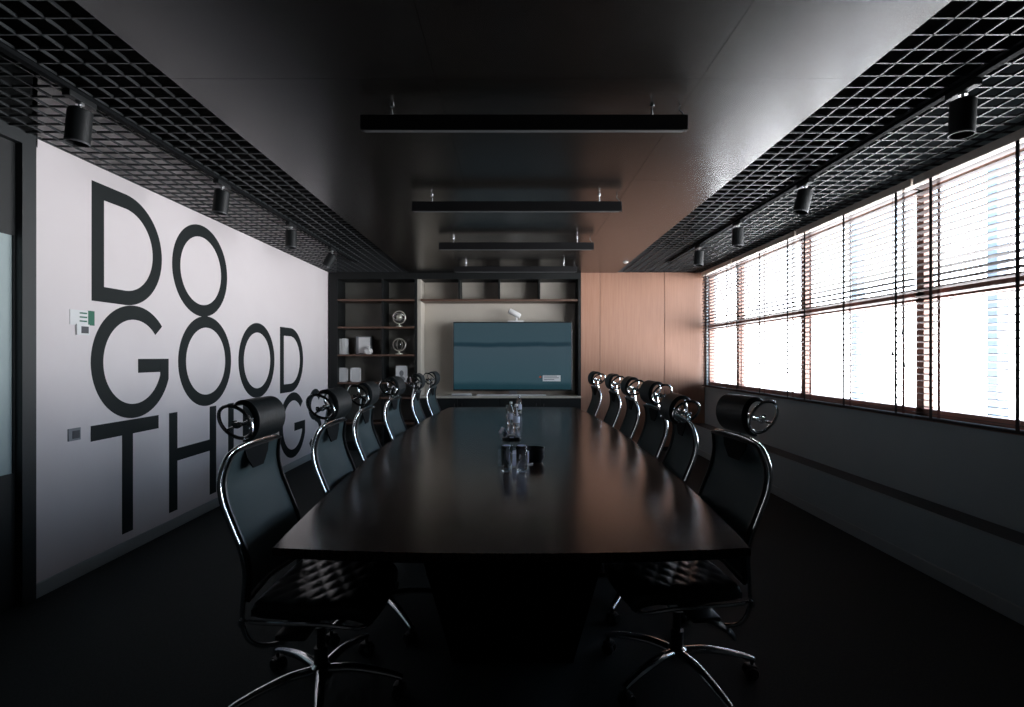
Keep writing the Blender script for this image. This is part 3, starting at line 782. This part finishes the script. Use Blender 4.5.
    bm = bmesh.new(); lathe(bm, [(0, .145), (.03, .145), (.042, .135), (.045, .085), (.03, .078), (0, .078)], n=20); obj('base_hub', bm, 'chrome', r, True)
    for k in range(5):
        a = 2 * PI * k / 5; R = Matrix.Rotation(a, 4, 'Z')
        bm = bmesh.new(); t0 = bmesh.new()
        P = smooth_path([(.025, 0, .118), (.12, 0, .125), (.22, 0, .112), (.30, 0, .094), (.335, 0, .082)], 4)
        tube(t0, P, [.024 - .010 * i / (len(P) - 1) for i in range(len(P))], 10, sq=(1, .8)); merge(bm, t0, R)
        lg = obj('base_leg', bm, 'chrome', r, True)
        bm = bmesh.new(); t0 = bmesh.new()
        for yy in (-.017, .017): lathe(t0, [(0, -.011), (.025, -.011), (.028, -.007), (.028, .007), (.025, .011), (0, .011)], (.322, yy, .028), 18, 'y')
        bx(t0, .300, .345, -.022, .022, .035, .060, bev=.008); tube(t0, [(.327, 0, .05), (.327, 0, .078)], .008, 8)
        merge(bm, t0, R); obj('caster', bm, 'black', lg, True)
    return r
proto = build_chair()
left = [(-.79, 2.14, -1, 0), (-.70, 2.79, 0, 6), (-.732, 3.54, 2, -4), (-.745, 4.43, -2, 14), (-.715, 5.35, 3, 5), (-.675, 6.09, -2, -5)]
right = [(.715, 2.27, 6, -6), (.70, 3.00, -3, 12), (.725, 3.66, 2, 0), (.74, 4.45, -2, 8), (.75, 5.25, 0, 4), (.70, 6.10, 2, 8)]
ordn = ['nearest the camera', 'second from the camera', 'third from the camera', 'fourth from the camera', 'fifth from the camera', 'farthest from the camera']
first = True
for side, lst in (('mural', left), ('window', right)):
    for i, (x, y, a, tilt) in enumerate(lst):
        o = proto if first else copy_tree(proto); first = False
        o.location = (x, y, 0); o.rotation_euler = (0, 0, math.radians(a) + (0 if side == 'mural' else PI))
        o['label'] = 'black mesh office chair with chrome frame, %s on the %s side' % (ordn[i], side)
        o['group'] = 'office chairs along the %s side of the table' % side
        for c in o.children:
            n = c.name.split('.')[0]
            if n == 'headrest':
                c.rotation_euler = (0, -math.radians(tilt), 0)
                if side == 'window': c.location = ((-.31, -.245)[i] if i < 2 else -.272, 0, 1.143 - (.045 if i == 1 else 0))
            if n == 'base_leg':
                spin = 0 if i == 0 else .3 + .06 * (i % 3)
                c.rotation_euler = (0, 0, spin - o.rotation_euler[2])

# ------------------------------------------------------------------ light
w = bpy.data.worlds.new('overcast_sky'); bpy.context.scene.world = w; w.use_nodes = True
nt = w.node_tree; bg = nt.nodes['Background']
tc = nt.nodes.new('ShaderNodeTexCoord'); sp = nt.nodes.new('ShaderNodeSeparateXYZ')
r = nt.nodes.new('ShaderNodeValToRGB')
mr = nt.nodes.new('ShaderNodeMapRange'); mr.inputs['From Min'].default_value = -1; mr.inputs['From Max'].default_value = 1
nt.links.new(tc.outputs['Generated'], sp.inputs[0]); nt.links.new(sp.outputs['Z'], mr.inputs['Value']); nt.links.new(mr.outputs['Result'], r.inputs['Fac'])
e = r.color_ramp.elements
e[0].position = 0; e[0].color = (.95, .92, .93, 1); e[1].position = 1; e[1].color = (.22, .27, .32, 1)
for p, c in ((.44, (1, .97, .98, 1)), (.50, (1, .99, 1, 1)), (.53, (1, .99, 1, 1)), (.60, (.40, .52, .66, 1)), (.70, (.20, .29, .40, 1))):
    k = e.new(p); k.color = c
nt.links.new(r.outputs['Color'], bg.inputs['Color']); bg.inputs['Strength'].default_value = 24.0
ld = bpy.data.lights.new('window_portal', 'AREA'); ld.shape = 'RECTANGLE'; ld.size = WZ1 - WZ0; ld.size_y = WY1 - WY0
try: ld.cycles.is_portal = True
except Exception: pass
lo = bpy.data.objects.new('window_portal', ld); C.objects.link(lo)
lo.location = (XR + .16, (WY0 + WY1) / 2, (WZ0 + WZ1) / 2); lo.rotation_euler = (0, PI / 2, 0)

# ------------------------------------------------------------------ camera
cd = bpy.data.cameras.new('camera'); cam = bpy.data.objects.new('camera', cd); C.objects.link(cam)
cam.location = (0, 0, H0); cam.rotation_euler = (PI / 2, 0, 0)
cd.sensor_width = 36; cd.lens = 36 * F / 1024; cd.shift_x = -1 / 1024; cd.shift_y = 3.5 / 1024
cd.clip_start = .05
S = bpy.context.scene; S.camera = cam
try: S.cycles.transparent_max_bounces = 24
except Exception: pass
S.view_settings.view_transform = 'Standard'; S.view_settings.look = 'None'; S.view_settings.gamma = 1; S.view_settings.use_curve_mapping = False
S.view_settings.exposure = 0.0
